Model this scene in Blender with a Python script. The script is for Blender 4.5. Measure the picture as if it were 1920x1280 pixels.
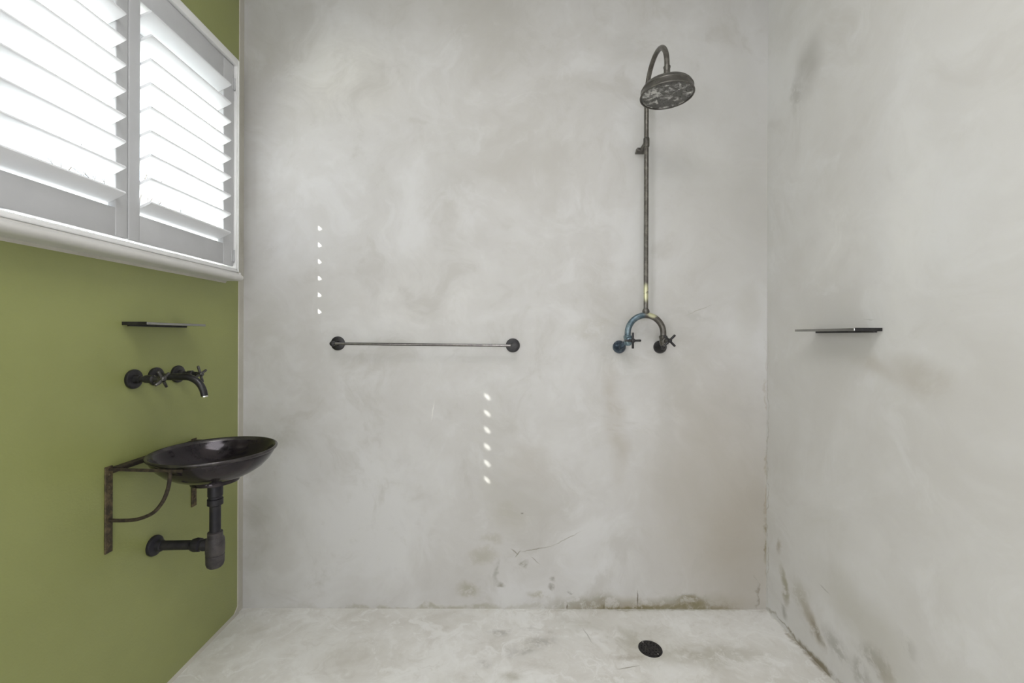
import bpy, bmesh, math, random
from mathutils import Vector, Matrix

random.seed(7)
PI = math.pi
for o in list(bpy.data.objects):
    bpy.data.objects.remove(o)
SC = bpy.context.scene
COL = SC.collection

# ------------------------------------------------------------------ camera
EYE = 1.2775
cam_data = bpy.data.cameras.new('camera')
cam_data.sensor_fit = 'HORIZONTAL'
cam_data.sensor_width = 36.0
cam_data.lens = 15.0
cam_data.shift_x = 12 / 1920
cam_data.shift_y = -10 / 1920
cam_data.clip_start = 0.02
cam = bpy.data.objects.new('camera', cam_data)
COL.objects.link(cam)
cam.matrix_world = Matrix.Translation((0, 0, EYE)) @ Matrix.Rotation(PI / 2, 4, 'X') @ Matrix.Rotation(math.radians(0.17), 4, 'Z')
SC.camera = cam

# ------------------------------------------------------------------ sky, sun, lamps, exposure
world = bpy.data.worlds.new('sky')
SC.world = world
world.use_nodes = True
wn = world.node_tree
wn.nodes.clear()
wo = wn.nodes.new('ShaderNodeOutputWorld')
wb = wn.nodes.new('ShaderNodeBackground')
wb.inputs['Color'].default_value = (0.78, 0.87, 1.0, 1)
wb.inputs['Strength'].default_value = 3.8
wn.links.new(wb.outputs[0], wo.inputs[0])

sun_data = bpy.data.lights.new('sun', 'SUN')
sun_data.energy = 38.0
sun_data.angle = math.radians(0.53)
sun_data.color = (1.0, 0.97, 0.92)
sun = bpy.data.objects.new('sun', sun_data)
COL.objects.link(sun)
SUN_DIR = Vector((1.583, 1.0, -1.58)).normalized()
sun.rotation_euler = SUN_DIR.to_track_quat('-Z', 'Y').to_euler()
sun.location = (-6, -3, 8)


def area(name, loc, size, size_y, energy, color, direction):
    d = bpy.data.lights.new(name, 'AREA')
    d.shape = 'RECTANGLE'
    d.size = size
    d.size_y = size_y
    d.energy = energy
    d.color = color
    o = bpy.data.objects.new(name, d)
    COL.objects.link(o)
    o.location = loc
    o.rotation_euler = Vector(direction).to_track_quat('-Z', 'Y').to_euler()
    return o


area('ceiling_lamp_light', (-0.10, 0.15, 2.975), 1.1, 1.1, 19, (0.97, 0.968, 1.0), (0, 0, -1))
area('far_lamp_light', (0.0, -2.1, 2.975), 1.1, 1.1, 10, (0.97, 0.985, 1.0), (0, 0, -1))
# fill lamp added inside an invented frosted window behind the viewer
area('added_side_fill', (-1.205, -0.95, 1.35), 1.3, 1.3, 44, (0.955, 0.958, 1.0), (1, 0, 0))
# fill lamp added in front of an invented glazed door behind the viewer
area('added_rear_fill', (0.1, -3.12, 1.0), 1.0, 1.9, 38, (0.955, 0.958, 1.0), (0, 1, -0.08))

SC.view_settings.view_transform = 'Standard'
SC.view_settings.look = 'None'
SC.view_settings.gamma = 1.0
SC.view_settings.use_curve_mapping = False
SC.view_settings.exposure = -0.22

# ------------------------------------------------------------------ materials


def new_mat(name):
    m = bpy.data.materials.new(name)
    m.use_nodes = True
    nt = m.node_tree
    b = nt.nodes.get('Principled BSDF')
    return m, nt, b


def col4(c):
    return (c[0], c[1], c[2], 1.0)


class NB:
    """small node builder"""

    def __init__(self, nt):
        self.nt = nt

    def n(self, kind, **kw):
        x = self.nt.nodes.new(kind)
        for k, v in kw.items():
            setattr(x, k, v)
        return x

    def link(self, a, b):
        self.nt.links.new(a, b)

    def pos(self):
        return self.n('ShaderNodeNewGeometry').outputs['Position']

    def noise(self, vec, scale, detail=4, rough=0.55, dist=0.0, stretch=None):
        if stretch:
            mp = self.n('ShaderNodeMapping')
            mp.inputs['Scale'].default_value = stretch
            self.link(vec, mp.inputs['Vector'])
            vec = mp.outputs[0]
        t = self.n('ShaderNodeTexNoise')
        t.inputs['Scale'].default_value = scale
        t.inputs['Detail'].default_value = detail
        t.inputs['Roughness'].default_value = rough
        t.inputs['Distortion'].default_value = dist
        self.link(vec, t.inputs['Vector'])
        return t.outputs['Fac'], t.outputs['Color']

    def ramp(self, fac, lo, hi, a=0.0, b=1.0, smooth=True):
        r = self.n('ShaderNodeMapRange')
        if smooth:
            r.interpolation_type = 'SMOOTHSTEP'
        r.inputs['From Min'].default_value = lo
        r.inputs['From Max'].default_value = hi
        r.inputs['To Min'].default_value = a
        r.inputs['To Max'].default_value = b
        self.link(fac, r.inputs['Value'])
        return r.outputs[0]

    def math(self, op, a, b):
        m = self.n('ShaderNodeMath', operation=op)
        for i, v in enumerate((a, b)):
            if isinstance(v, (int, float)):
                m.inputs[i].default_value = v
            else:
                self.link(v, m.inputs[i])
        return m.outputs[0]

    def mix(self, fac, a, b):
        m = self.n('ShaderNodeMix', data_type='RGBA')
        if isinstance(fac, (int, float)):
            m.inputs[0].default_value = fac
        else:
            self.link(fac, m.inputs[0])
        for i, v in ((6, a), (7, b)):
            if isinstance(v, tuple):
                m.inputs[i].default_value = col4(v)
            else:
                self.link(v, m.inputs[i])
        return m.outputs[2]

    def warp(self, vec, scale, amount):
        _, c = self.noise(vec, scale, 3, 0.6)
        s = self.n('ShaderNodeVectorMath', operation='SUBTRACT')
        self.link(c, s.inputs[0])
        s.inputs[1].default_value = (0.5, 0.5, 0.5)
        k = self.n('ShaderNodeVectorMath', operation='SCALE')
        self.link(s.outputs[0], k.inputs[0])
        k.inputs['Scale'].default_value = amount
        a = self.n('ShaderNodeVectorMath', operation='ADD')
        self.link(vec, a.inputs[0])
        self.link(k.outputs[0], a.inputs[1])
        return a.outputs[0]

    def blob(self, vec, c, rot, r, core=0.15):
        """1 in the middle, 0 outside an ellipse (rot = Euler, r = radii)"""
        mp = self.n('ShaderNodeMapping', vector_type='TEXTURE')
        self.link(vec, mp.inputs['Vector'])
        mp.inputs['Location'].default_value = c
        mp.inputs['Rotation'].default_value = rot
        mp.inputs['Scale'].default_value = r
        ln = self.n('ShaderNodeVectorMath', operation='LENGTH')
        self.link(mp.outputs[0], ln.inputs[0])
        return self.ramp(ln.outputs['Value'], 1.0, core)


# stain and painted-light marks given in photo pixels, turned into places on the real surfaces
def on_back(x, y):
    return ((x - 948) / 400, 2.0, EYE - (y - 630) / 400)


def on_right(x, y):
    Y = 980 / (x - 948)
    return (1.225, Y, EYE - (y - 630) * Y / 800)


def on_floor(x, y):
    Y = EYE * 800 / (y - 630)
    return ((x - 948) * Y / 800, Y, 0.0)


GREEN_ST = (0.30, 0.275, 0.19)
BROWN_ST = (0.34, 0.30, 0.235)
GREY_ST = (0.34, 0.33, 0.30)
OLIVE = (0.19, 0.165, 0.09)
PALE = (0.70, 0.69, 0.66)


def plaster(name, c_mid, c_light, c_dark, stains_and_glow, big=1.3, wall='back', rough=0.62, contrast=1.0, swirl=0.0):
    m, nt, b = new_mat(name)
    N = NB(nt)
    p = N.pos()
    pw = N.warp(p, 2.2, 0.22)
    f1, _ = N.noise(pw, big, 6, 0.6, 0.4)
    f2, _ = N.noise(pw, big * 3.1, 6, 0.65, 0.7)
    f3, _ = N.noise(p, 14, 5, 0.7, 0.3)
    c = N.mix(N.math('MULTIPLY', N.ramp(f1, 0.46, 0.66), 0.75 * contrast), c_mid, c_light)
    c = N.mix(N.math('MULTIPLY', N.ramp(f1, 0.50, 0.30), 0.60 * contrast), c, c_dark)
    c = N.mix(N.math('MULTIPLY', N.ramp(f2, 0.50, 0.68), 0.45 * contrast), c, c_light)
    c = N.mix(N.math('MULTIPLY', N.ramp(f2, 0.48, 0.30), 0.45 * contrast), c, c_dark)
    c = N.mix(N.math('MULTIPLY', N.ramp(f3, 0.56, 0.75), 0.18 * contrast), c, c_dark)
    if swirl:
        f4, _ = N.noise(N.warp(p, 4.0, 0.5), 5.5, 8, 0.72, 0.8)
        c = N.mix(N.math('MULTIPLY', N.ramp(f4, 0.51, 0.60), swirl), c, c_light)
        c = N.mix(N.math('MULTIPLY', N.ramp(f4, 0.45, 0.36), swirl * 0.6), c, c_dark)
    ws = N.warp(N.warp(p, 7.0, 0.10), 26.0, 0.035)
    wf = N.warp(p, 30.0, 0.012)
    for s in stains_and_glow:
        place, rot, r, colr, amt, kind = s
        if kind == 'soft':
            v, tex, lo, hi = pw, f2, 0.34, 0.62
        elif kind == 'patch':
            v, tex, lo, hi = ws, f3, 0.38, 0.52
        elif kind == 'wash':
            v, tex, lo, hi = pw, f2, 0.10, 0.50
        else:
            v, tex, lo, hi = wf, f3, 0.10, 0.35
        k = N.blob(v, place, rot, r)
        k = N.math('MULTIPLY', k, N.ramp(tex, lo, hi, 0.15, 1.0))
        c = N.mix(N.math('MULTIPLY', k, amt), c, colr)
    N.link(c, b.inputs['Base Color'])
    b.inputs['Roughness'].default_value = rough
    b.inputs['Specular IOR Level'].default_value = 0.3
    bp = N.n('ShaderNodeBump')
    bp.inputs['Strength'].default_value = 0.10
    bp.inputs['Distance'].default_value = 0.02
    hgt = N.math('ADD', N.math('MULTIPLY', f2, 0.7), N.math('MULTIPLY', f3, 0.12))
    N.link(hgt, bp.inputs['Height'])
    N.link(bp.outputs[0], b.inputs['Normal'])
    return m


def B(x, y, rx, ry, colr, amt, kind='soft', rot=0.0):      # mark (stain, painted glow) on the back wall
    return (on_back(x, y), (0, -math.radians(rot), 0), (rx / 400, 50, ry / 400), colr, amt, kind)


def R(x, y, ry, rz, colr, amt, kind='soft', rot=0.0):      # mark (stain, painted light) on the right wall, radii in metres
    return (on_right(x, y), (math.radians(rot), 0, 0), (50, ry, rz), colr, amt, kind)


def F(x, y, rx, ry, colr, amt, kind='soft', rot=0.0):      # stain on the floor, radii in metres
    return (on_floor(x, y), (0, 0, math.radians(rot)), (rx, ry, 50), colr, amt, kind)


MID = (0.535, 0.524, 0.512)
LGT = (0.605, 0.600, 0.598)
DRK = (0.455, 0.440, 0.415)

back_stains_and_glow = [
    B(1340, 930, 190, 340, BROWN_ST, 0.48, 'wash'),
    B(1400, 1040, 130, 240, BROWN_ST, 0.50, 'wash'),
    B(1370, 340, 250, 420, (0.44, 0.43, 0.40), 0.50, 'wash'),  # broad darker wash over the upper right
    B(1160, 800, 30, 170, BROWN_ST, 0.50),
    B(1245, 820, 26, 200, GREY_ST, 0.22),
    B(1110, 860, 60, 200, LGT, 0.45),
    B(1120, 1040, 110, 100, LGT, 0.55),
    B(860, 300, 90, 110, GREY_ST, 0.22),
    B(1190, 80, 60, 70, GREY_ST, 0.28),
    B(1400, 300, 60, 300, GREY_ST, 0.18),
    B(640, 140, 160, 130, PALE, 0.45),  # window glow painted into the plaster colour at upper left
    B(760, 560, 260, 150, PALE, 0.22),
    B(1110, 615, 70, 26, GREEN_ST, 0.22, 'patch', 12),
    B(1300, 590, 60, 10, GREY_ST, 0.25, 'patch', -18),
    B(1150, 655, 60, 40, GREY_ST, 0.30, 'patch'),
    B(1400, 600, 30, 90, GREEN_ST, 0.20),
    B(955, 950, 60, 75, GREEN_ST, 0.36, 'soft', 20),
    B(1000, 870, 70, 60, BROWN_ST, 0.28),
    B(800, 600, 45, 20, GREY_ST, 0.12, 'patch'),
    B(905, 1040, 38, 20, GREEN_ST, 0.42, 'patch', 10),
    B(930, 1070, 9, 34, GREY_ST, 0.75, 'patch', -8),
    B(940, 1096, 14, 9, (0.24, 0.22, 0.18), 0.75, 'patch', -30),
    B(985, 1057, 11, 10, (0.26, 0.24, 0.20), 0.75, 'patch'),
    B(1037, 1080, 8, 10, (0.24, 0.22, 0.19), 0.70, 'patch'),
    B(1037, 1098, 8, 9, (0.24, 0.22, 0.19), 0.70, 'patch'),
    B(1073, 1106, 4, 8, (0.22, 0.21, 0.19), 0.8, 'patch', 30),
    B(880, 1104, 30, 22, GREEN_ST, 0.60, 'patch'),
    B(1008, 1116, 26, 10, GREEN_ST, 0.5, 'patch'),
    B(925, 1010, 30, 14, GREEN_ST, 0.35, 'patch'),
    B(1130, 1135, 170, 30, OLIVE, 0.62, 'patch'),
    B(1270, 1140, 230, 34, BROWN_ST, 0.60, 'wash'),
    B(1170, 1142, 90, 12, OLIVE, 0.85, 'patch'),
    B(1300, 1140, 130, 28, OLIVE, 0.50, 'patch'),
    B(1300, 1128, 40, 18, OLIVE, 0.75, 'patch'),
    B(1240, 1142, 240, 9, OLIVE, 0.70, 'patch'),
    B(800, 1140, 330, 9, GREEN_ST, 0.55, 'patch'),
    B(1434, 1010, 6, 55, OLIVE, 0.85, 'patch'),
    B(1437, 900, 4, 320, BROWN_ST, 0.7, 'patch'),
    B(1418, 1110, 4, 45, (0.24, 0.21, 0.16), 0.7, 'patch'),
    # cracks and scratches
    B(1197, 1122, 1.8, 22, (0.15, 0.13, 0.10), 0.95, 'line'),
    B(1065, 1137, 1.8, 8, (0.15, 0.13, 0.10), 0.9, 'line'),
    B(1133, 1137, 1.6, 7, (0.15, 0.13, 0.10), 0.8, 'line'),
    B(1006, 1029, 44, 1.5, (0.27, 0.25, 0.21), 0.9, 'line', 10),
    B(1062, 1010, 44, 1.3, (0.32, 0.30, 0.26), 0.8, 'line', 27),
    B(972, 1038, 12, 1.7, (0.25, 0.23, 0.19), 0.9, 'line', 50),
    B(966, 1034, 12, 1.7, (0.25, 0.23, 0.19), 0.9, 'line', -40),
    B(1005, 1050, 14, 1.5, (0.30, 0.28, 0.24), 0.8, 'line', -42),
    B(980, 962, 4, 2, (0.2, 0.18, 0.15), 0.9, 'line'),
    B(1310, 580, 38, 1.3, (0.38, 0.36, 0.32), 0.8, 'line', 22),
    B(812, 770, 1.6, 26, PALE, 0.8, 'line', -8),
]
right_stains_and_light = [
    R(1515, 130, 0.10, 0.16, GREY_ST, 0.62, 'soft', 25),
    R(1490, 180, 0.07, 0.10, GREY_ST, 0.50, 'patch'),
    R(1760, 720, 0.20, 0.09, BROWN_ST, 0.45, 'soft', 20),  # soft diagonal band of browner tone
    R(1640, 690, 0.16, 0.05, BROWN_ST, 0.40, 'soft', 15),
    R(1880, 740, 0.08, 0.12, BROWN_ST, 0.25),
    R(1700, 400, 0.12, 0.45, PALE, 0.40),  # paler where window light lands, painted into the plaster colour
    R(1570, 430, 0.20, 0.30, PALE, 0.30),  # second patch of painted window light
    R(1560, 1000, 0.18, 0.14, GREEN_ST, 0.20),
    R(1463, 1025, 0.022, 0.045, BROWN_ST, 0.65, 'patch'),
    R(1473, 1100, 0.12, 0.030, GREEN_ST, 0.75, 'patch', 75),
    R(1473, 1148, 0.034, 0.035, GREY_ST, 0.70, 'patch'),
    R(1524, 1165, 0.120, 0.055, BROWN_ST, 0.80, 'patch', 44),
    R(1534, 1182, 0.075, 0.028, (0.26, 0.23, 0.18), 0.75, 'patch', 44),
    R(1570, 1210, 0.085, 0.055, GREY_ST, 0.70, 'patch', 35),
    R(1640, 1235, 0.100, 0.060, GREY_ST, 0.65, 'patch', -5),
    R(1615, 1262, 0.060, 0.055, GREY_ST, 0.65, 'patch'),
    R(1660, 1262, 0.070, 0.050, BROWN_ST, 0.50, 'patch', 20),
    R(1700, 1205, 0.060, 0.050, GREY_ST, 0.40, 'patch', 30),
    R(1500, 1110, 0.080, 0.080, GREEN_ST, 0.40, 'patch', 60),
    R(1620, 1180, 0.34, 0.16, GREEN_ST, 0.28, 'wash', 20),
    (on_right(1530, 1232), (0, 0, 0), (50, 0.20, 0.024), (0.22, 0.185, 0.13), 0.95, 'patch'),
    (on_right(1500, 1200), (0, 0, 0), (50, 0.45, 0.010), (0.26, 0.23, 0.17), 0.70, 'patch'),
    (on_right(1440, 900), (0, 0, 0), (50, 0.006, 0.9), (0.36, 0.33, 0.28), 0.60, 'patch'),
    R(1547, 1102, 0.04, 0.004, GREY_ST, 0.6, 'line', 12),
    R(1630, 597, 0.030, 0.003, GREY_ST, 0.4, 'line'),
]
floor_stains = [
    F(1100, 1170, 0.22, 0.10, GREEN_ST, 0.35),
    F(1210, 1200, 0.24, 0.17, GREEN_ST, 0.55),
    F(1180, 1232, 0.10, 0.035, BROWN_ST, 0.50, 'patch'),
    F(1340, 1225, 0.30, 0.10, GREEN_ST, 0.45, 'patch'),
    F(1000, 1210, 0.17, 0.05, GREY_ST, 0.55, 'patch', 30),
    F(940, 1187, 0.07, 0.025, GREY_ST, 0.55, 'patch'),
    F(1010, 1182, 0.10, 0.02, GREY_ST, 0.40, 'patch'),
    F(905, 1245, 0.06, 0.035, GREY_ST, 0.40, 'patch'),
    F(960, 1270, 0.06, 0.04, GREEN_ST, 0.45, 'patch'),
    F(1090, 1195, 0.16, 0.018, PALE, 0.85, 'patch', -6),
    F(1060, 1172, 0.13, 0.014, PALE, 0.85, 'patch', 12),
    F(1000, 1225, 0.20, 0.03, PALE, 0.55, 'patch', 25),
    F(1310, 1215, 0.06, 0.035, PALE, 0.6, 'patch'),
    F(560, 1200, 0.5, 0.22, PALE, 0.35),
    F(1180, 1250, 0.065, 0.004, (0.27, 0.25, 0.20), 0.85, 'line', 12),
    F(1103, 1190, 0.004, 0.07, GREY_ST, 0.6, 'line', 15),
    (on_right(1520, 1225), (0, 0, 0), (0.022, 0.30, 50), (0.30, 0.26, 0.19), 0.75, 'patch'),
    (( 0.7, 2.0, 0.0), (0, 0, 0), (0.9, 0.012, 50), (0.33, 0.30, 0.22), 0.45, 'patch'),
]

M = {}
M['back'] = plaster('back_wall_plaster', MID, LGT, DRK, back_stains_and_glow, contrast=1.35)
M['right'] = plaster('right_wall_plaster', (0.600, 0.590, 0.572), (0.655, 0.650, 0.642), (0.545, 0.530, 0.505), right_stains_and_light, 1.1, contrast=1.3)
M['floor'] = plaster('floor_plaster', (0.715, 0.700, 0.670), (0.82, 0.815, 0.80), (0.59, 0.565, 0.52), floor_stains, 2.4, contrast=1.2, rough=0.5, swirl=0.7)
M['edge'] = plaster('plaster_edge', (0.50, 0.48, 0.42), (0.56, 0.54, 0.49), (0.44, 0.42, 0.36), [], 3.0)


def paint(name, c, c2, rough=0.45, bump=0.03, scale=9, spec=0.4):
    m, nt, b = new_mat(name)
    N = NB(nt)
    p = N.pos()
    f, _ = N.noise(p, scale, 4, 0.6)
    g, _ = N.noise(p, 160, 2, 0.5)
    N.link(N.mix(N.ramp(f, 0.3, 0.7), c, c2), b.inputs['Base Color'])
    b.inputs['Roughness'].default_value = rough
    b.inputs['Specular IOR Level'].default_value = spec
    bp = N.n('ShaderNodeBump')
    bp.inputs['Strength'].default_value = bump
    bp.inputs['Distance'].default_value = 0.004
    N.link(g, bp.inputs['Height'])
    N.link(bp.outputs[0], b.inputs['Normal'])
    return m


M['green'] = paint('olive_green_paint', (0.262, 0.284, 0.096), (0.278, 0.302, 0.105), 0.36, 0.12, 4, 0.6)
M['white'] = paint('white_satin_paint', (0.48, 0.485, 0.495), (0.51, 0.515, 0.525), 0.4)
M['trim'] = paint('bounce_lit_white_trim', (0.77, 0.77, 0.765), (0.80, 0.80, 0.795), 0.3)  # brighter than the panel white: bounced light put into the frame colour
M['louvre'] = paint('white_louvre_paint', (0.80, 0.81, 0.83), (0.82, 0.83, 0.85), 0.38)
M['sill'] = paint('cream_sill_paint', (0.60, 0.59, 0.565), (0.66, 0.65, 0.63), 0.35, 0.05, 5)
M['ceiling'] = paint('white_ceiling_paint', (0.75, 0.75, 0.73), (0.78, 0.78, 0.76), 0.8)
M['ground'] = paint('pale_paving', (0.36, 0.35, 0.33), (0.44, 0.43, 0.40), 0.9, 0.1, 2)
M['bark'] = paint('bark', (0.10, 0.085, 0.07), (0.16, 0.14, 0.12), 0.9, 0.4, 12)


def metal(name, c, c2, rough=0.35, metallic=0.7, scale=25, lo=0.4, hi=0.65, bump=0.05, rough2=None):
    m, nt, b = new_mat(name)
    N = NB(nt)
    p = N.pos()
    f, _ = N.noise(p, scale, 6, 0.65, 0.5)
    k = N.ramp(f, lo, hi)
    N.link(N.mix(k, c, c2), b.inputs['Base Color'])
    b.inputs['Metallic'].default_value = metallic
    if rough2 is None:
        b.inputs['Roughness'].default_value = rough
    else:
        N.link(N.ramp(f, lo, hi, rough, rough2), b.inputs['Roughness'])
    bp = N.n('ShaderNodeBump')
    bp.inputs['Strength'].default_value = bump
    bp.inputs['Distance'].default_value = 0.003
    N.link(f, bp.inputs['Height'])
    N.link(bp.outputs[0], b.inputs['Normal'])
    return m


M['bronze'] = metal('aged_dark_bronze', (0.10, 0.094, 0.085), (0.16, 0.15, 0.135), 0.36, 0.75, 30)
M['black'] = metal('blackened_metal', (0.030, 0.029, 0.031), (0.05, 0.048, 0.050), 0.32, 0.6, 30)
M['blackpipe'] = metal('matt_black_pipe', (0.014, 0.013, 0.019), (0.028, 0.025, 0.029), 0.48, 0.3, 25)
M['trap'] = metal('worn_black_trap', (0.035, 0.031, 0.034), (0.075, 0.066, 0.066), 0.55, 0.3, 20)
M['handle'] = metal('highlit_dark_handle', (0.10, 0.098, 0.095), (0.17, 0.165, 0.16), 0.28, 0.9, 30)  # base colour lightened to stand in for window highlights on the arms
M['rail'] = metal('brushed_dark_steel', (0.16, 0.15, 0.15), (0.22, 0.21, 0.20), 0.25, 0.95, 40)
M['bowl'] = metal('dark_glazed_bowl', (0.022, 0.018, 0.022), (0.042, 0.033, 0.036), 0.13, 0.5, 8, bump=0.02)
M['rim'] = metal('worn_bowl_rim', (0.055, 0.05, 0.052), (0.13, 0.122, 0.12), 0.26, 0.8, 11)
M['rust'] = metal('rusty_iron', (0.055, 0.043, 0.028), (0.15, 0.115, 0.062), 0.7, 0.4, 45, bump=0.3)
M['rust_dark'] = metal('dark_rusty_iron', (0.035, 0.028, 0.022), (0.075, 0.058, 0.038), 0.65, 0.5, 45, bump=0.3)
M['chrome'] = metal('bright_chrome', (0.7, 0.7, 0.68), (0.8, 0.8, 0.78), 0.15, 1.0, 10)
M['blue'] = metal('blue_patina', (0.10, 0.155, 0.19), (0.24, 0.31, 0.34), 0.35, 0.55, 40, 0.35, 0.7)
M['bluedark'] = metal('dark_blue_patina', (0.035, 0.050, 0.075), (0.15, 0.20, 0.24), 0.28, 0.6, 45, 0.45, 0.75)
M['steel'] = metal('polished_shelf_steel', (0.34, 0.34, 0.32), (0.40, 0.40, 0.38), 0.16, 1.0, 8)
M['crust'] = metal('lime_crusted_plate', (0.10, 0.097, 0.09), (0.60, 0.59, 0.57), 0.45, 0.1, 30, 0.48, 0.64, bump=0.6, rough2=0.8)
M['drainmetal'] = metal('dark_drain_iron', (0.030, 0.028, 0.030), (0.055, 0.052, 0.050), 0.38, 0.7, 60)


def riser_mat():
    """dark bronze worn to brass in two places of its own"""
    m, nt, b = new_mat('bronze_worn_to_brass')
    N = NB(nt)
    p = N.pos()
    f, _ = N.noise(p, 45, 6, 0.65, 0.5)
    c = N.mix(N.ramp(f, 0.4, 0.65), (0.10, 0.092, 0.082), (0.17, 0.158, 0.14))
    k = N.blob(p, (0.631, 1.92, 1.475), (0, 0, 0), (9, 9, 0.050), 0.35)
    k2 = N.blob(p, (0.655, 1.91, 1.376), (0, math.radians(20), 0), (0.030, 9, 0.018), 0.4)
    k = N.math('MAXIMUM', k, k2)
    k = N.math('MULTIPLY', k, N.ramp(f, 0.36, 0.46))
    c = N.mix(k, c, (0.56, 0.55, 0.36))
    bl = N.n('ShaderNodeSeparateXYZ')
    N.link(p, bl.inputs[0])
    w = N.math('MULTIPLY', N.ramp(bl.outputs['X'], 0.632, 0.612), N.ramp(bl.outputs['Z'], 1.42, 1.385))
    blue = N.mix(N.ramp(f, 0.35, 0.7), (0.075, 0.115, 0.145), (0.20, 0.26, 0.29))
    c = N.mix(w, c, blue)
    N.link(c, b.inputs['Base Color'])
    b.inputs['Metallic'].default_value = 0.65
    b.inputs['Roughness'].default_value = 0.34
    return m


M['riser'] = riser_mat()


def glass_mat():
    m = bpy.data.materials.new('window_glass')
    m.use_nodes = True
    nt = m.node_tree
    nt.nodes.clear()
    N = NB(nt)
    out = N.n('ShaderNodeOutputMaterial')
    tr = N.n('ShaderNodeBsdfTransparent')
    tr.inputs[0].default_value = (0.96, 0.98, 0.97, 1)
    gl = N.n('ShaderNodeBsdfGlossy')
    gl.inputs['Roughness'].default_value = 0.02
    mx = N.n('ShaderNodeMixShader')
    mx.inputs[0].default_value = 0.06
    N.link(tr.outputs[0], mx.inputs[1])
    N.link(gl.outputs[0], mx.inputs[2])
    N.link(mx.outputs[0], out.inputs[0])
    return m


M['glass'] = glass_mat()


def frosted_mat():
    m = bpy.data.materials.new('frosted_glass')
    m.use_nodes = True
    nt = m.node_tree
    nt.nodes.clear()
    N = NB(nt)
    out = N.n('ShaderNodeOutputMaterial')
    tr = N.n('ShaderNodeBsdfTranslucent')
    tr.inputs[0].default_value = (0.22, 0.225, 0.23, 1)
    df = N.n('ShaderNodeBsdfDiffuse')
    df.inputs[0].default_value = (0.5, 0.51, 0.52, 1)
    mx = N.n('ShaderNodeMixShader')
    mx.inputs[0].default_value = 0.5
    N.link(tr.outputs[0], mx.inputs[1])
    N.link(df.outputs[0], mx.inputs[2])
    N.link(mx.outputs[0], out.inputs[0])
    return m


M['frosted'] = frosted_mat()


def lamp_mat():
    m, nt, b = new_mat('lamp_diffuser')
    b.inputs['Base Color'].default_value = (0.9, 0.9, 0.88, 1)
    b.inputs['Emission Color'].default_value = (1, 0.98, 0.95, 1)
    b.inputs['Emission Strength'].default_value = 1.6
    return m


M['lamp'] = lamp_mat()

# ------------------------------------------------------------------ geometry helpers


def bm_new():
    return bmesh.new()


def box(bm, x0, x1, y0, y1, z0, z1, bevel=0.0, seg=2):
    r = bmesh.ops.create_cube(bm, size=1.0)
    vs = r['verts']
    for v in vs:
        v.co = Vector(((x0 + x1) / 2 + v.co.x * (x1 - x0), (y0 + y1) / 2 + v.co.y * (y1 - y0), (z0 + z1) / 2 + v.co.z * (z1 - z0)))
    if bevel > 0:
        es = list({e for v in vs for e in v.link_edges})
        bmesh.ops.bevel(bm, geom=es, offset=bevel, segments=seg, profile=0.5, affect='EDGES')
    return bm


def frame_of(d):
    d = Vector(d).normalized()
    a = Vector((0, 0, 1)) if abs(d.z) < 0.9 else Vector((0, 1, 0))
    u = d.cross(a).normalized()
    w = u.cross(d).normalized()
    return d, u, w


def lathe(bm, origin, axis, prof, seg=40, caps=True):
    """prof = [(distance along axis, radius), ...]"""
    o = Vector(origin)
    d, u, w = frame_of(axis)
    rings = []
    for t, r in prof:
        if r < 1e-6:
            rings.append([bm.verts.new(o + d * t)])
        else:
            rings.append([bm.verts.new(o + d * t + (u * math.cos(2 * PI * i / seg) + w * math.sin(2 * PI * i / seg)) * r) for i in range(seg)])
    for a, b in zip(rings, rings[1:]):
        for i in range(seg):
            j = (i + 1) % seg
            if len(a) == 1 and len(b) == 1:
                continue
            if len(a) == 1:
                bm.faces.new((a[0], b[i], b[j]))
            elif len(b) == 1:
                bm.faces.new((a[i], a[j], b[0]))
            else:
                bm.faces.new((a[i], a[j], b[j], b[i]))
    if caps and len(rings[0]) > 1:
        bm.faces.new(rings[0][::-1])
    if caps and len(rings[-1]) > 1:
        bm.faces.new(rings[-1])
    return bm


def tube(bm, pts, r, seg=20, flat=None):
    """round (or flattened: flat=(ru, rw)) tube along pts; r is a number or list"""
    pts = [Vector(p) for p in pts]
    n = len(pts)
    rs = r if isinstance(r, (list, tuple)) else [r] * n
    tang = []
    for i in range(n):
        t = pts[min(i + 1, n - 1)] - pts[max(i - 1, 0)]
        tang.append(t.normalized())
    d, u, w = frame_of(tang[0])
    rings = []
    for i in range(n):
        if i > 0:
            q = tang[i - 1].rotation_difference(tang[i])
            u = q @ u
        w = tang[i].cross(u).normalized()
        fu, fw = flat if flat else (1, 1)
        rings.append([bm.verts.new(pts[i] + (u * math.cos(2 * PI * k / seg) * fu + w * math.sin(2 * PI * k / seg) * fw) * rs[i]) for k in range(seg)])
    for a, b in zip(rings, rings[1:]):
        for k in range(seg):
            j = (k + 1) % seg
            bm.faces.new((a[k], a[j], b[j], b[k]))
    bm.faces.new(rings[0][::-1])
    bm.faces.new(rings[-1])
    return bm


def smooth_path(pts, n=8):
    """Catmull-Rom through pts"""
    P = [Vector(p) for p in pts]
    P = [P[0] * 2 - P[1]] + P + [P[-1] * 2 - P[-2]]
    out = []
    for i in range(1, len(P) - 2):
        for k in range(n):
            t = k / n
            a, b, c, d = P[i - 1], P[i], P[i + 1], P[i + 2]
            out.append(0.5 * ((2 * b) + (c - a) * t + (2 * a - 5 * b + 4 * c - d) * t * t + (3 * b - a - 3 * c + d) * t ** 3))
    out.append(P[-2])
    return out


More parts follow.
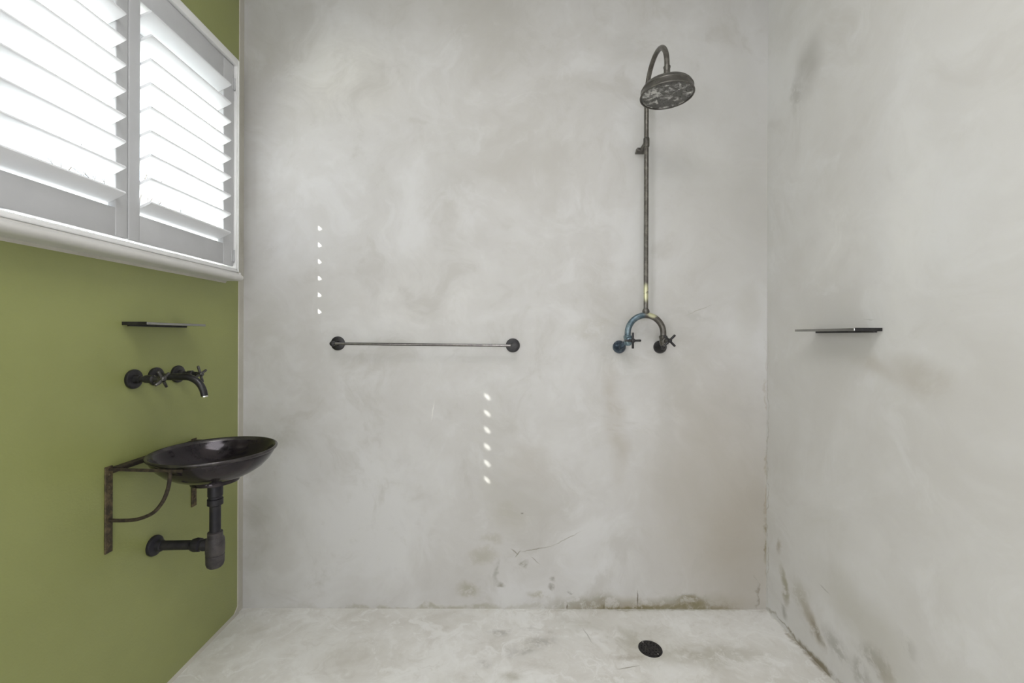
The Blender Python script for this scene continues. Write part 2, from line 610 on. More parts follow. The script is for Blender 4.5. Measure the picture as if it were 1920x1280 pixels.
def prism(bm, poly, axis, a, b):
    """extrude 2-D polygon: axis 'Y' -> poly is (x, z); axis 'X' -> (y, z)"""
    def mk(p, t):
        return (p[0], t, p[1]) if axis == 'Y' else (t, p[0], p[1])
    A = [bm.verts.new(mk(p, a)) for p in poly]
    Bv = [bm.verts.new(mk(p, b)) for p in poly]
    n = len(poly)
    for i in range(n):
        j = (i + 1) % n
        bm.faces.new((A[i], A[j], Bv[j], Bv[i]))
    bm.faces.new(A[::-1])
    bm.faces.new(Bv)
    return bm


def origin_of(parent):
    o = Vector((0, 0, 0))
    while parent is not None:
        o += parent.location
        parent = parent.parent
    return o


def obj(name, bm, mat, parent=None, base=None, angle=35, label=None):
    """link bm (built in world coordinates) as one mesh object"""
    bmesh.ops.recalc_face_normals(bm, faces=bm.faces)
    po = origin_of(parent)
    off = Vector(base) if base is not None else po
    for v in bm.verts:
        v.co -= off
    me = bpy.data.meshes.new(name)
    bm.to_mesh(me)
    bm.free()
    for p in me.polygons:
        p.use_smooth = True
    me.set_sharp_from_angle(angle=math.radians(angle))
    me.materials.append(mat)
    o = bpy.data.objects.new(name, me)
    COL.objects.link(o)
    o.parent = parent
    o.location = off - po
    if label:
        o['label'] = label
    return o


def thing(name, label, cat, loc, group=None):
    o = bpy.data.objects.new(name, None)
    COL.objects.link(o)
    o.empty_display_size = 0.05
    o.location = loc
    o['label'] = label
    o['category'] = cat
    if group:
        o['group'] = group
    return o


def struct(name, bm, mat, label=None, angle=35):
    o = obj(name, bm, mat, None, (0, 0, 0), angle)
    o['kind'] = 'structure'
    if label:
        o['label'] = label
    return o


# ------------------------------------------------------------------ the room
XL, XR, YB, YF, ZC = -1.2325, 1.225, 2.0, -3.2, 3.0
T = 0.25
W_Y0, W_Y1, W_Z0, W_Z1 = 0.845, 1.850, 1.562, 2.440     # opening in the left wall

bm = bm_new()
box(bm, XL - T, XR + T, YF - T, YB + T, -0.2, 0.0)
struct('floor', bm, M['floor'], 'mottled pale plaster floor of the wet room')
bm = bm_new()
box(bm, XL - T, XR + T, YF - T, YB + T, ZC, ZC + 0.2)
struct('ceiling', bm, M['ceiling'], 'plain white ceiling above the wet room')
bm = bm_new()
box(bm, XL - T, XR + T, YB, YB + T, 0.0, ZC)
struct('wall_back', bm, M['back'], 'cloudy grey polished plaster wall behind the shower')
bm = bm_new()
box(bm, XR, XR + T, YF, YB, 0.0, ZC)
struct('wall_right', bm, M['right'], 'pale grey plaster wall on the right')
bm = bm_new()
box(bm, XL - T, XR + T, YF - T, YF, 0.0, ZC)
struct('wall_front', bm, M['ceiling'], 'plain white wall behind the viewer')
bm = bm_new()
box(bm, XL - T, XL, YF, -1.62, 0.0, ZC)
box(bm, XL - T, XL, -1.62, -0.28, 0.0, 0.63)
box(bm, XL - T, XL, -1.62, -0.28, 2.07, ZC)
box(bm, XL - T, XL, -0.28, W_Y0, 0.0, ZC)
box(bm, XL - T, XL, W_Y1, YB, 0.0, ZC)
box(bm, XL - T, XL, W_Y0, W_Y1, 0.0, W_Z0)
box(bm, XL - T, XL, W_Y0, W_Y1, W_Z1, ZC)
struct('wall_left', bm, M['green'], 'olive green painted wall under the window')

door = bpy.data.objects.new('added_door', None)  # door added out of view to go with the rear fill lamp
COL.objects.link(door)
door.location = (0.1, YF, 0)
door['kind'] = 'structure'
door['label'] = 'added white glazed door for fill light behind the viewer'
for x0, x1, z0, z1 in ((-.46, -.36, 0, 2.06), (.56, .66, 0, 2.06), (-.36, .56, 1.96, 2.06), (-.36, .56, 0, .14)):
    bm = bm_new(); box(bm, x0, x1, YF, YF + 0.045, z0, z1, 0.003)
    obj('added_door_frame', bm, M['white'], door)
bm = bm_new(); box(bm, -.36, .56, YF + 0.015, YF + 0.021, .14, 1.96)
obj('added_door_pane', bm, M['frosted'], door)

# plaster lapping round the corner and along the foot of the green wall
bm = bm_new()
for z0, z1, y0a, y0b in ((0.03, ZC, 1.964, 1.966), (0.0, 0.03, 1.930, 1.964)):
    vs = []
    for z, y0 in ((z0, y0a), (z1, y0b)):
        for x, y in ((XL, y0), (XL + 0.004, y0 + 0.002), (XL + 0.004, YB), (XL, YB)):
            vs.append(bm.verts.new((x, y, z)))
    for i in range(4):
        j = (i + 1) % 4
        bm.faces.new((vs[i], vs[j], vs[4 + j], vs[4 + i]))
    bm.faces.new(vs[:4][::-1])
    bm.faces.new(vs[4:])
struct('trim_1', bm, M['edge'], 'narrow plaster strip in the corner beside the green wall')
bm = bm_new()
prism(bm, [(XL, 0.0), (XL + 0.010, 0.0), (XL + 0.004, 0.005), (XL, 0.009)], 'Y', YF, 1.965)
struct('trim_2', bm, M['edge'], 'thin plaster fillet along the foot of the green wall')

# ------------------------------------------------------------------ window in the left wall
win = bpy.data.objects.new('window_1', None)
COL.objects.link(win)
win.location = (XL, (W_Y0 + W_Y1) / 2, W_Z0)
win['kind'] = 'structure'
win['label'] = 'white shuttered window in the green wall'
FX = -1.182                                 # room face of the shutter frame
FY0, FY1, FZ0, FZ1 = 0.800, 1.884, 1.553, 2.490
PY1, PZ0, PZ1 = 1.868, 1.5785, 2.456          # panels lie inside this
PY0 = 0.824
PF, PB = -1.192, -1.218                      # panel faces

# surface-mounted frame, four moulded bars
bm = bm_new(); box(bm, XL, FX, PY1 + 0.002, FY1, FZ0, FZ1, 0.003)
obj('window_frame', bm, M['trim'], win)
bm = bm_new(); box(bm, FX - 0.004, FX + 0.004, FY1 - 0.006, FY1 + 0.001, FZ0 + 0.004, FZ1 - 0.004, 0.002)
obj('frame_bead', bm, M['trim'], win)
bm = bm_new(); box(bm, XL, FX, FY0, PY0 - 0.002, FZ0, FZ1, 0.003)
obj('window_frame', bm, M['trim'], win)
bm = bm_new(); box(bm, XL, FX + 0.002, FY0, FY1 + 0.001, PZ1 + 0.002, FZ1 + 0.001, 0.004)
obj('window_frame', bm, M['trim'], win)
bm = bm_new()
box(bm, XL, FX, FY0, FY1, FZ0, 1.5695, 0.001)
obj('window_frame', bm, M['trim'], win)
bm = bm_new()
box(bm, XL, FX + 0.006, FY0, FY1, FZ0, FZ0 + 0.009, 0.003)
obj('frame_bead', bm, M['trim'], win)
# sill board with a rounded nose that wraps past its end
bm = bm_new()
prism(bm, [(XL, 1.515), (-1.168, 1.515), (-1.158, 1.5175), (-1.152, 1.523), (-1.150, 1.530), (-1.153, 1.537), (-1.159, 1.541), (-1.168, 1.543), (-1.176, 1.547), (-1.180, 1.553), (XL, 1.553)], 'Y', FY0 - 0.02, 1.878)
bmesh.ops.bevel(bm, geom=[e for e in bm.edges if all(v.co.y > 1.87 for v in e.verts)], offset=0.009, segments=4, profile=0.5, affect='EDGES', clamp_overlap=True)
obj('window_sill', bm, M['sill'], win, angle=50)
bm = bm_new()
prism(bm, [(XL, 1.507), (XL + 0.006, 1.515), (XL, 1.515)], 'Y', FY0 - 0.02, 1.876)
obj('sill_fillet', bm, M['edge'], win)
# white reveal lining, sash frame and glass on the outside
RX0 = XL - T - 0.001
for y0, y1, z0, z1 in ((W_Y0, W_Y0 + 0.006, W_Z0, W_Z1), (W_Y1 - 0.006, W_Y1, W_Z0, W_Z1), (W_Y0, W_Y1, W_Z0, W_Z0 + 0.006), (W_Y0, W_Y1, W_Z1 - 0.006, W_Z1)):
    bm = bm_new(); box(bm, RX0, XL + 0.001, y0, y1, z0, z1)
    obj('reveal_lining', bm, M['white'], win)
gx0, gx1 = -1.44, -1.405
a, b_, c_, d_ = W_Y0 + 0.007, W_Y1 - 0.007, W_Z0 + 0.007, W_Z1 - 0.007
for y0, y1, z0, z1 in ((a, a + 0.04, c_, d_), (b_ - 0.04, b_, c_, d_), (a + 0.04, b_ - 0.04, c_, c_ + 0.04), (a + 0.04, b_ - 0.04, d_ - 0.04, d_)):
    bm = bm_new(); box(bm, gx0, gx1, y0, y1, z0, z1, 0.003)
    obj('sash_bar', bm, M['white'], win)
bm = bm_new(); box(bm, -1.424, -1.420, a + 0.04, b_ - 0.04, c_ + 0.04, d_ - 0.04)
obj('window_pane', bm, M['glass'], win)

# window added behind the viewer to house the side fill lamp: plain white frame with frosted panes
w2 = bpy.data.objects.new('added_window', None)
COL.objects.link(w2)
w2.location = (XL, -0.95, 0.63)
w2['kind'] = 'structure'
w2['label'] = 'added frosted window for fill light in the green wall behind the viewer'
for y0, y1, z0, z1 in ((-1.62, -1.56, 0.63, 2.07), (-0.34, -0.28, 0.63, 2.07), (-1.56, -0.34, 0.63, 0.69), (-1.56, -0.34, 2.01, 2.07), (-0.975, -0.925, 0.69, 2.01)):
    bm = bm_new(); box(bm, -1.33, -1.27, y0, y1, z0, z1, 0.003)
    obj('window_frame', bm, M['white'], w2)
for y0, y1 in ((-1.56, -0.975), (-0.925, -0.34)):
    bm = bm_new(); box(bm, -1.303, -1.297, y0, y1, 0.69, 2.01)
    obj('window_pane', bm, M['frosted'], w2)

# ------------------------------------------------------------------ shutter panels
BW, TILT = 0.040, math.radians(26)            # half blade width, tilt (inner edge up)
BX = -1.159 - BW * math.cos(TILT)             # blade axis
PITCH = 0.0779
Z_TIP0 = 1.712
blade_mesh = {}


def blade_profile():
    base = [(-BW, -0.0022), (-BW, 0.0022), (-BW + 0.006, 0.0034), (-0.014, 0.0047), (0.014, 0.0047), (BW - 0.008, 0.0042), (BW - 0.0012, 0.0036), (BW, 0.0026),
            (BW, -0.0026), (BW - 0.0012, -0.0036), (BW - 0.008, -0.0042), (0.014, -0.0047), (-0.014, -0.0047), (-BW + 0.006, -0.0034)]
    return [(x * math.cos(TILT) - z * math.sin(TILT), x * math.sin(TILT) + z * math.cos(TILT)) for x, z in base]


def make_panel(y0, y1, lo, hi, label, nblades, hinge_side):
    """y0..y1 panel, lo..hi its clear opening"""
    root = thing('shutter_panel', label, 'shutter', ((PF + PB) / 2, (y0 + y1) / 2, PZ0), 'plantation shutters in the window')
    bz0, bz1 = 1.667, 2.366
    for s0, s1 in ((y0, lo), (hi, y1)):
        bm = bm_new(); box(bm, PB, PF, s0, s1, PZ0, PZ1, 0.0042, 4)
        obj('stile', bm, M['white'], root)
    bm = bm_new(); box(bm, PB + 0.001, PF - 0.0012, lo - 0.0008, hi + 0.0008, PZ0, bz0, 0.0015)
    obj('bottom_rail', bm, M['white'], root)
    bm = bm_new(); box(bm, PB + 0.001, PF - 0.0012, lo - 0.0008, hi + 0.0008, bz1, PZ1, 0.0015)
    obj('top_rail', bm, M['white'], root)
    bm = bm_new()
    prism(bm, blade_profile(), 'Y', lo + 0.0015, hi - 0.0015)
    for v in bm.verts:
        v.co += Vector((BX, 0, 0))
    zc0 = Z_TIP0 - BW * math.sin(TILT)
    cy = (lo + hi) / 2
    for v in bm.verts:
        v.co.z += zc0
    first = obj('louvre', bm, M['louvre'], root, (BX, cy, zc0), 40)
    for k in range(1, nblades):
        c = first.copy()
        COL.objects.link(c)
        c.location.z = first.location.z + PITCH * k
    for hz in (1.625, 2.375):
        hy = y1 - 0.001 if hinge_side > 0 else y0 + 0.001
        bm = bm_new()
        tube(bm, [(PF + 0.0035, hy, hz - 0.026), (PF + 0.0035, hy, hz + 0.026)], 0.0032, 12)
        box(bm, PF - 0.001, PF + 0.0016, hy - 0.014, hy + 0.001, hz - 0.024, hz + 0.024, 0.0005, 1)
        obj('hinge', bm, M['white'], root)
    return root


make_panel(1.3475, PY1, 1.391, 1.800, 'white louvred shutter panel beside the plaster wall, showing all its slats', 9, 1)
make_panel(PY0, 1.3455, 0.868, 1.302, 'white louvred shutter panel cut off by the left edge of the photo', 9, -1)

# ------------------------------------------------------------------ outside
bm = bm_new(); box(bm, -60, XL - T - 0.3, -40, 60, -0.6, -0.5)
struct('ground', bm, M['ground'], 'pale paving outside the window')


def bare_tree():
    bm = bm_new()

    def grow(p, d, r, L, depth):
        n = 4
        pts = [p]
        q = Vector(p)
        for i in range(n):
            d = (d + Vector((random.uniform(-.18, .18), random.uniform(-.18, .18), random.uniform(-.08, .14)))).normalized()
            q = q + d * (L / n)
            pts.append(q.copy())
        rs = [r * (1 - 0.45 * i / n) for i in range(n + 1)]
        tube(bm, pts, rs, 6)
        if depth > 0:
            for k in range(4):
                i = random.choice((2, 3, 4))
                nd = (d * 0.7 + Vector((random.uniform(-1, 1), random.uniform(-1, 1), random.uniform(0, .9)))).normalized()
                grow(pts[i], nd, rs[i] * 0.6, L * 0.68, depth - 1)
    grow(Vector((-7.6, 9.0, -0.5)), Vector((0, 0, 1)), 0.14, 2.6, 4)
    o = obj('bare_tree', bm, M['bark'], None, (-7.6, 9.0, -0.5))
    o['label'] = 'bare branched tree glimpsed outside between the shutter slats'
    o['category'] = 'tree'


bare_tree()

# ------------------------------------------------------------------ ceiling lamps
for (lx, ly, lab) in ((-0.10, 0.15, 'square flush ceiling light above the viewer'), (0.0, -2.1, 'square flush ceiling light at the room entrance')):
    t = thing('ceiling_light', lab, 'ceiling light', (lx, ly, ZC), 'flush ceiling lights')
    bm = bm_new()
    for x0, x1, y0, y1 in ((-.6, .6, -.6, -.57), (-.6, .6, .57, .6), (-.6, -.57, -.57, .57), (.57, .6, -.57, .57)):
        box(bm, lx + x0, lx + x1, ly + y0, ly + y1, ZC - 0.03, ZC, 0.0)
    obj('lamp_frame', bm, M['white'], t)
    bm = bm_new(); box(bm, lx - .57, lx + .57, ly - .57, ly + .57, ZC - 0.018, ZC - 0.001)
    obj('diffuser', bm, M['lamp'], t)

# ------------------------------------------------------------------ shower
SX, SY = 0.631, 1.92
sh = thing('wall_shower', 'aged bronze shower pipe with round rose head and cross handles on plaster wall', 'shower', (SX, YB, 1.23))
arc_r = 0.1215
pts = [(SX, SY, 1.392)] + [(SX, SY, z) for z in (1.5, 1.7, 1.9, 2.1, 2.25)]
zc = 2.348
for i in range(0, 25):
    th = PI * i / 24
    pts.append((SX, SY - arc_r + arc_r * math.cos(th), zc + arc_r * math.sin(th)))
HY = SY - 2 * arc_r
pts.append((SX, HY, 2.334))
bm = bm_new(); tube(bm, pts, 0.0102, 24)
obj('riser_pipe', bm, M['riser'], sh)
# head
bm = bm_new()
lathe(bm, (SX, HY, 0), (0, 0, 1), [(2.305, 0.0105), (2.307, 0.0128), (2.311, 0.0135), (2.314, 0.0120), (2.330, 0.0120), (2.333, 0.0135), (2.338, 0.0135), (2.340, 0.0105)], 28)
obj('swivel_collar', bm, M['bronze'], sh)
bm = bm_new()
prof = [(2.309, 0.010), (2.303, 0.0125), (2.296, 0.0165), (2.288, 0.021), (2.283, 0.030), (2.279, 0.052), (2.273, 0.073), (2.266, 0.086), (2.258, 0.0935),
        (2.250, 0.0965), (2.2485, 0.0985), (2.246, 0.0985), (2.2445, 0.0970), (2.232, 0.0985), (2.229, 0.1010), (2.2245, 0.1025), (2.2215, 0.1010), (2.2215, 0.0965), (2.2265, 0.0955), (2.2265, 0.0)]
hd = obj('shower_head', lathe(bm, (SX, HY, 0), (0, 0, 1), prof, 64), M['bronze'], sh, angle=40)
bm = bm_new()
lathe(bm, (SX, HY, 0), (0, 0, 1), [(2.2275, 0.0), (2.2275, 0.0950), (2.2240, 0.0950), (2.2232, 0.070), (2.2225, 0.0)], 64)
obj('spray_plate', bm, M['crust'], hd, label='lime-crusted spray plate')
bm = bm_new()
for r, n in ((0.018, 6), (0.036, 12), (0.054, 18), (0.072, 24), (0.087, 30)):
    for i in range(n):
        t = 2 * PI * i / n + r * 40
        lathe(bm, (SX + r * math.cos(t), HY + r * math.sin(t), 0), (0, 0, -1), [(-2.2235, 0.0018), (-2.2205, 0.0014)], 6)
nz = obj('nozzles', bm, M['crust'], hd)
nz['kind'] = 'stuff'
# top bracket
bz = 2.153
bm = bm_new()
lathe(bm, (SX, SY, bz), (0, 0, 1), [(-0.024, 0.0100), (-0.023, 0.0122), (-0.018, 0.0132), (0.014, 0.0132), (0.017, 0.0122), (0.019, 0.0100)], 28)
br = obj('pipe_bracket', bm, M['bronze'], sh)
bm = bm_new()
tube(bm, [(SX - 0.004, SY + 0.004, bz - 0.006), (SX - 0.008, SY + 0.030, bz - 0.012), (0.625, 1.972, bz - 0.018)], [0.0090, 0.0075, 0.0085], 16)
obj('bracket_arm', bm, M['bronze'], br)
bm = bm_new()
box(bm, 0.603, 0.647, 1.960, YB, 2.1300, 2.1405, 0.0025, 2)
box(bm, 0.606, 0.626, 1.972, 1.998, 2.1395, 2.1515, 0.0025, 2)
obj('bracket_foot', bm, M['bronze'], br)
# nut and horseshoe
bm = bm_new()
lathe(bm, (SX, SY, 0), (0, 0, 1), [(1.378, 0.010), (1.383, 0.0140), (1.388, 0.0158), (1.394, 0.0158), (1.399, 0.0140), (1.404, 0.0098)], 28)
obj('union_nut', bm, M['bronze'], sh)
LX, RX = 0.5496, 0.7094
ur = (RX - LX) / 2
ux = (RX + LX) / 2
uz = 1.2935
pts = [(LX, SY, 1.268), (LX, SY, 1.282)]
for i in range(0, 29):
    th = PI - PI * i / 28
    pts.append((ux + ur * math.cos(th), SY, uz + ur * math.sin(th)))
pts += [(RX, SY, 1.282), (RX, SY, 1.268)]
bm = bm_new(); tube(bm, pts, 0.0135, 28)
obj('horseshoe_pipe', bm, M['riser'], sh)


def cross_handle(root, hub, axis, u_angle, arm, mat, depth=0.018, r=0.0050):
    """hub disc with four arms, axis = direction pointing to the room"""
    d = Vector(axis).normalized()
    side = Vector((0, 0, 1)).cross(d).normalized()
    upv = Vector((0, 0, 1))
    bm = bm_new()
    lathe(bm, Vector(hub) - d * depth, d, [(0, 0.0075), (depth * 0.4, 0.0085), (depth * 0.8, 0.0095), (depth + 0.006, 0.0095), (depth + 0.009, 0.0070), (depth + 0.010, 0.0)], 24)
    for k in range(4):
        t = u_angle + k * PI / 2
        a = side * math.cos(t) + upv * math.sin(t)
        tube(bm, [Vector(hub) + a * 0.004, Vector(hub) + a * (arm * 0.6), Vector(hub) + a * (arm - 0.0015), Vector(hub) + a * arm], [r, r, r, r * 0.8], 14)
    return obj('cross_handle', bm, mat, root)


def bib(lx, fx, fmat, vmat, ang, hy):
    fz, vz = 1.229, 1.257
    bm = bm_new()
    lathe(bm, (fx, YB, fz), (0, -1, 0), [(0.0, 0.0300), (0.006, 0.0305), (0.013, 0.0285), (0.022, 0.0225), (0.028, 0.0150), (0.032, 0.0115), (0.040, 0.0110)], 36)
    obj('wall_flange', bm, fmat, sh)
    bm = bm_new()
    tube(bm, smooth_path([(fx, YB - 0.036, fz), (fx, YB - 0.046, fz + 0.002), (lx, YB - 0.060, vz - 0.002), (lx, SY + 0.004, vz)], 6), 0.0105, 20)
    obj('crank_union', bm, fmat, sh)
    bm = bm_new()
    lathe(bm, (lx, SY, 0), (0, 0, 1), [(1.236, 0.0), (1.237, 0.011), (1.240, 0.0150), (1.268, 0.0165), (1.271, 0.0185), (1.280, 0.0185), (1.283, 0.0140)], 28)
    lathe(bm, (lx, SY, vz), (0, -1, 0), [(0.0, 0.013), (0.022, 0.0130), (0.024, 0.0155), (0.034, 0.0155), (0.036, 0.0105), (0.052, 0.0085)], 28)
    obj('valve_body', bm, vmat, sh)
    bm = None
    cross_handle(sh, (lx, hy, 1.2600), (0, -1, 0), ang, 0.0345, M['black'], hy and (SY - 0.045 - hy) if (SY - 0.045 - hy) > 0.01 else 0.018)


bib(LX, 0.532, M['bluedark'], M['blue'], 0.0, 1.842)
bib(RX, 0.7224, M['black'], M['bronze'], math.radians(45), 1.847)

# ------------------------------------------------------------------ towel rail
tr = thing('towel_rail', 'slim dark steel towel rail on two round wall flanges', 'towel rail', (-0.375, YB, 1.237))
BY = 1.936
zl, zr = 1.2415, 1.2345
xl, xr = -0.785, 0.034
for x, z in ((xl, zl), (xr, zr)):
    bm = bm_new()
    lathe(bm, (x, YB, z), (0, -1, 0), [(0.0, 0.0325), (0.004, 0.0330), (0.0075, 0.0315), (0.009, 0.0280), (0.0095, 0.012)], 40)
    f = obj('wall_flange', bm, M['black'], tr)
    bm = bm_new()
    lathe(bm, (x, YB, z), (0, -1, 0), [(0.008, 0.0125), (0.012, 0.0105), (0.016, 0.0095), (0.046, 0.0095), (0.050, 0.0115), (0.070, 0.0118), (0.075, 0.0095), (0.077, 0.0)], 28)
    obj('post', bm, M['black'], tr)
bm = bm_new()
tube(bm, [(xl + 0.002, BY, zl), (xl + 0.3, BY, zl + (zr - zl) * 0.37), (xr - 0.004, BY, zr)], 0.0062, 20)
obj('rail_bar', bm, M['rail'], tr)


# ------------------------------------------------------------------ little shelves
def shelf(wall_x, sgn, y0, y1, z0, z1, depth, label):
    x1 = wall_x + sgn * depth
    lo_, hi_ = sorted((wall_x, x1))
    t = thing('wall_shelf', label, 'shelf', (wall_x, (y0 + y1) / 2, z0), 'slim wall shelves')
    bm = bm_new(); box(bm, lo_, hi_, y0 + 0.003, y1, z0 + 0.0015, z1 - 0.001, 0.0008, 1)
    obj('shelf_plate', bm, M['steel'], t)
    bm = bm_new(); box(bm, lo_ + 0.0005, hi_ - 0.0005, y0, y0 + 0.003, z0, z1, 0.0005, 1)
    obj('end_cap', bm, M['black'], t)
    a, b = sorted((wall_x, wall_x + sgn * 0.012))
    bm = bm_new(); box(bm, a, b, y0 + 0.02, y1 - 0.004, z0 - 0.004, z0 + 0.0015, 0.0008, 1)
    obj('mounting_strip', bm, M['black'], t)


shelf(XL, 1, 1.369, 1.640, 1.3100, 1.3205, 0.080, 'slim dark-ended metal shelf on the green wall above the taps')
shelf(XR, -1, 1.386, 1.675, 1.2970, 1.3080, 0.090, 'slim dark-ended metal shelf on the right-hand plaster wall')

# ------------------------------------------------------------------ wall-mounted basin taps
TZ = 1.132
tp = thing('basin_tap', 'black three-hole wall tap with curved spout and cross handles on green wall', 'tap', (XL, 1.5, TZ))
for ty in (1.41, 1.50, 1.60):
    bm = bm_new()
    lathe(bm, (XL, ty, TZ), (1, 0, 0), [(0.0, 0.0315), (0.005, 0.0325), (0.009, 0.0315), (0.011, 0.0285), (0.012, 0.014)], 40)
    obj('wall_flange', bm, M['black'], tp)
for ty, hx, ang in ((1.41, -1.134, math.radians(33)), (1.60, -1.144, math.radians(180 - (-22)))):
    bm = bm_new()
    L = hx - XL
    lathe(bm, (XL, ty, TZ), (1, 0, 0), [(0.010, 0.0150), (0.026, 0.0140), (0.028, 0.0100), (0.040, 0.0095), (0.043, 0.0130), (L - 0.030, 0.0135), (L - 0.026, 0.0095), (L - 0.010, 0.0085)], 28)
    obj('valve_body', bm, M['black'], tp)
    cross_handle(tp, (hx, ty, TZ), (1, 0, 0), ang, 0.033, M['handle'], 0.016, 0.0047)
bm = bm_new()
sp = smooth_path([(XL + 0.010, 1.50, TZ - 0.001), (-1.19, 1.50, TZ - 0.001), (-1.145, 1.50, TZ - 0.001), (-1.115, 1.50, TZ - 0.002), (-1.093, 1.50, 1.1215), (-1.0755, 1.50, 1.1070), (-1.0635, 1.50, 1.0865), (-1.0575, 1.50, 1.0640)], 6)
tube(bm, sp, [0.0122 - 0.0012 * i / (len(sp) - 1) for i in range(len(sp))], 28)
spo = obj('spout', bm, M['black'], tp)
bm = bm_new()
lathe(bm, (-1.0576, 1.50, 1.0645), (0.16, 0, -1), [(0.0, 0.0100), (0.004, 0.0100), (0.0045, 0.0085), (0.0045, 0.0)], 24)
obj('aerator', bm, M['chrome'], spo, label='bright chrome aerator')

# ------------------------------------------------------------------ basin, its bracket and trap
CX, CY, RZ, RR = -1.019, 1.50, 0.8775, 0.1934
bs = thing('wash_basin', 'round dark glazed vessel basin on rusty iron bracket', 'basin', (CX, CY, 0.763))
outer = [(0.763, 0.0), (0.763, 0.066), (0.765, 0.0735), (0.7745, 0.0755), (0.777, 0.074), (0.779, 0.081), (0.784, 0.097), (0.795, 0.121), (0.812, 0.147), (0.835, 0.169), (0.856, 0.182), (0.868, 0.1875)]
inner = [(0.868, 0.1785), (0.852, 0.1715), (0.832, 0.157), (0.812, 0.136), (0.797, 0.108), (0.787, 0.074), (0.782, 0.038), (0.780, 0.018), (0.780, 0.0)]
bm = bm_new()
lathe(bm, (CX, CY, 0), (0, 0, 1), outer + [(0.8695, 0.187)] + [(0.8695, 0.180)] + inner, 96)
bowl = obj('bowl', bm, M['bowl'], bs, angle=50)
bm = bm_new()
lathe(bm, (CX, CY, 0), (0, 0, 1), [(0.8665, 0.1850), (0.8665, 0.1885), (0.8695, 0.1918), (0.8740, 0.1934), (0.8775, 0.1925), (0.8788, 0.1900), (0.8780, 0.1872), (0.8745, 0.1838), (0.8690, 0.1790), (0.8680, 0.1785), (0.8665, 0.1850)], 96, caps=False)
bmesh.ops.remove_doubles(bm, verts=bm.verts, dist=1e-6)
obj('rim', bm, M['rim'], bs, angle=60, label='worn metallic rim')
bm = bm_new()
lathe(bm, (CX, CY, 0), (0, 0, 1), [(0.7795, 0.0215), (0.7825, 0.0205), (0.7830, 0.014), (0.7815, 0.0125), (0.7815, 0.0)], 32)
obj('drain_fitting', bm, M['chrome'], bs)

bk = thing('basin_bracket', 'rusty iron wall bracket with curved braces under the basin', 'bracket', (XL, 1.505, 0.602))
BT, BTH = 0.8640, 0.006
for yb, ya in ((1.3235, 1.3090), (1.6865, 1.6910)):
    bm = bm_new(); box(bm, XL, XL + 0.005, yb - 0.0125, yb + 0.0125, 0.602, 0.870, 0.001, 1)
    obj('upright', bm, M['rust'], bk)
    bm = bm_new(); box(bm, XL, -0.990, ya - 0.003, ya + 0.003, BT - 0.0080, BT + 0.0012, 0.0010, 1)
    for v in bm.verts:
        v.co.y += (yb - ya) * max(0.0, 1 - (v.co.x - XL) / 0.22)
    obj('arm', bm, M['rust_dark'], bk)
    bm = bm_new()
    brace = [(-1.2285, 0.703), (-1.195, 0.7025), (-1.149, 0.7055), (-1.112, 0.7160), (-1.082, 0.7330), (-1.056, 0.7640), (-1.0395, 0.8000), (-1.031, 0.8350), (-1.028, BT - 0.007)]
    tube(bm, smooth_path([(x, yb + (ya - yb) * (k / 8) ** 1.3, z) for k, (x, z) in enumerate(brace)], 6), 0.0055, 14)
    obj('brace', bm, M['rust_dark'], bk)
    for zb in (0.845, 0.806, 0.640):
        bm = bm_new()
        lathe(bm, (XL + 0.005, yb, zb), (1, 0, 0), [(0.0, 0.0048), (0.002, 0.0044), (0.0032, 0.0025), (0.0034, 0.0)], 14)
        obj('screw', bm, M['rust'], bk)
bm = bm_new(); box(bm, XL, XL + 0.026, 1.3365, 1.6735, BT - 0.0035, BT + 0.0010, 0.001, 1)
box(bm, XL, XL + 0.004, 1.3365, 1.6735, BT - 0.020, BT + 0.001, 0.001, 1)
obj('back_rail', bm, M['rust_dark'], bk)

tp2 = thing('waste_trap', 'black metal bottle trap and waste pipe between basin and green wall', 'waste pipe', (CX, CY, 0.460))
bm = bm_new()
lathe(bm, (CX, CY, 0), (0, 0, -1), [(-0.763, 0.021), (-0.759, 0.0235), (-0.715, 0.0235), (-0.713, 0.0215), (-0.706, 0.0215), (-0.704, 0.0245), (-0.684, 0.0245), (-0.680, 0.0185)], 36)
obj('tail_nut', bm, M['blackpipe'], tp2)
bm = bm_new()
lathe(bm, (CX, CY, 0), (0, 0, -1), [(-0.690, 0.0175), (-0.570, 0.0175)], 36)
obj('tail_pipe', bm, M['blackpipe'], tp2)
bm = bm_new()
lathe(bm, (CX, CY, 0), (0, 0, -1), [(-0.590, 0.0190), (-0.587, 0.0235), (-0.570, 0.0240), (-0.567, 0.0265), (-0.561, 0.0290), (-0.540, 0.0300), (-0.515, 0.0295), (-0.509, 0.0275)], 40)
tb = obj('trap_body', bm, M['trap'], tp2)
bm = bm_new()
lathe(bm, (CX, CY, 0), (0, 0, -1), [(-0.511, 0.0250), (-0.508, 0.0290), (-0.480, 0.0285), (-0.470, 0.0255), (-0.464, 0.0200), (-0.461, 0.0120), (-0.460, 0.0)], 40)
obj('trap_cup', bm, M['trap'], tp2)
az = 0.543
ws = 1.496
bm = bm_new()
lathe(bm, (CX - 0.020, ws, az), (-1, 0, 0.0), [(0.0, 0.0190), (0.016, 0.0205), (0.018, 0.0180), (0.026, 0.0180), (0.029, 0.0225), (0.044, 0.0235), (0.056, 0.0200), (0.060, 0.0160)], 32)
obj('arm_nut', bm, M['blackpipe'], tp2)
bm = bm_new()
tube(bm, [(CX - 0.070, ws, az), (XL + 0.004, ws, az - 0.003)], 0.0158, 28)
obj('waste_arm', bm, M['blackpipe'], tp2)
bm = bm_new()
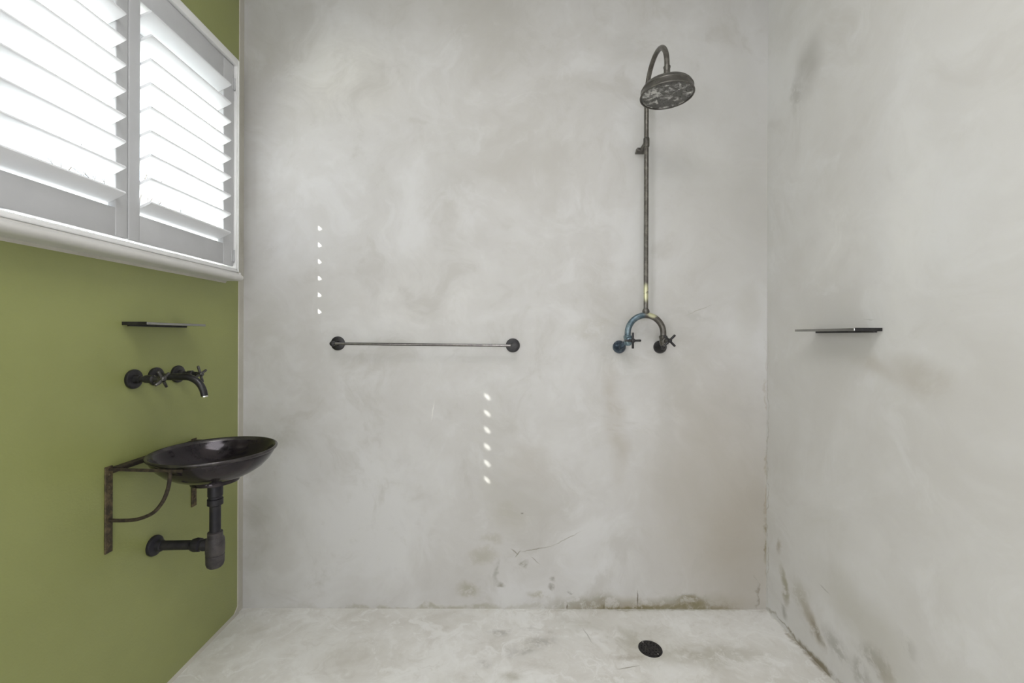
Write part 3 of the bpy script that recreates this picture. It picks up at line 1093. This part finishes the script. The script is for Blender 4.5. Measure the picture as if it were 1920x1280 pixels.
lathe(bm, (XL, ws, az - 0.003), (1, 0, 0), [(0.0, 0.0340), (0.006, 0.0350), (0.011, 0.0330), (0.014, 0.0280), (0.018, 0.0210), (0.030, 0.0190), (0.033, 0.0160)], 40)
obj('wall_flange', bm, M['blackpipe'], tp2)

# ------------------------------------------------------------------ floor drain
DX, DY = 0.5957, 1.7455
dr = thing('floor_drain', 'small round dark floor drain under the shower', 'drain', (DX, DY, 0.0))
bm = bm_new()
ring = [(0.0002, 0.0), (0.0002, 0.0475), (0.0022, 0.0470), (0.0032, 0.0450), (0.0028, 0.0435), (0.0012, 0.0430), (0.0010, 0.0)]
lathe(bm, (DX, DY, 0), (0, 0, 1), ring, 56)
obj('drain_ring', bm, M['drainmetal'], dr)
bm = bm_new()
lathe(bm, (0, 0, 0), (0, 0, 1), [(0.0012, 0.0420), (0.0034, 0.0420), (0.0042, 0.0400), (0.0046, 0.0)], 48)
bmesh.ops.recalc_face_normals(bm, faces=bm.faces)
me_a = bpy.data.meshes.new('tmp_a'); bm.to_mesh(me_a); bm.free()
oa = bpy.data.objects.new('tmp_a', me_a); COL.objects.link(oa)
bm = bm_new()
for r, n in ((0.014, 6), (0.024, 10), (0.0335, 16)):
    for i in range(n):
        t = 2 * PI * i / n
        lathe(bm, (r * math.cos(t), r * math.sin(t), -0.01), (0, 0, 1), [(0, 0.0027), (0.03, 0.0027)], 8)
bmesh.ops.recalc_face_normals(bm, faces=bm.faces)
me_b = bpy.data.meshes.new('tmp_b'); bm.to_mesh(me_b); bm.free()
ob = bpy.data.objects.new('tmp_b', me_b); COL.objects.link(ob)
md = oa.modifiers.new('b', 'BOOLEAN'); md.operation = 'DIFFERENCE'; md.object = ob; md.solver = 'EXACT'
dg = bpy.context.evaluated_depsgraph_get()
me = bpy.data.meshes.new_from_object(oa.evaluated_get(dg))
bpy.data.objects.remove(oa); bpy.data.objects.remove(ob)
me.name = 'grate'
me.materials.clear(); me.materials.append(M['drainmetal'])
g = bpy.data.objects.new('grate', me); COL.objects.link(g); g.parent = dr
for k in range(2):
    t = math.radians(-60 + 180 * k)
    bm = bm_new()
    lathe(bm, (DX + 0.006 * math.cos(t) * 0 + 0.039 * math.cos(t), DY + 0.039 * math.sin(t), 0.0038), (0, 0, 1), [(0, 0.003), (0.0012, 0.0028), (0.0016, 0.0)], 12)
    obj('screw', bm, M['chrome'], dr)
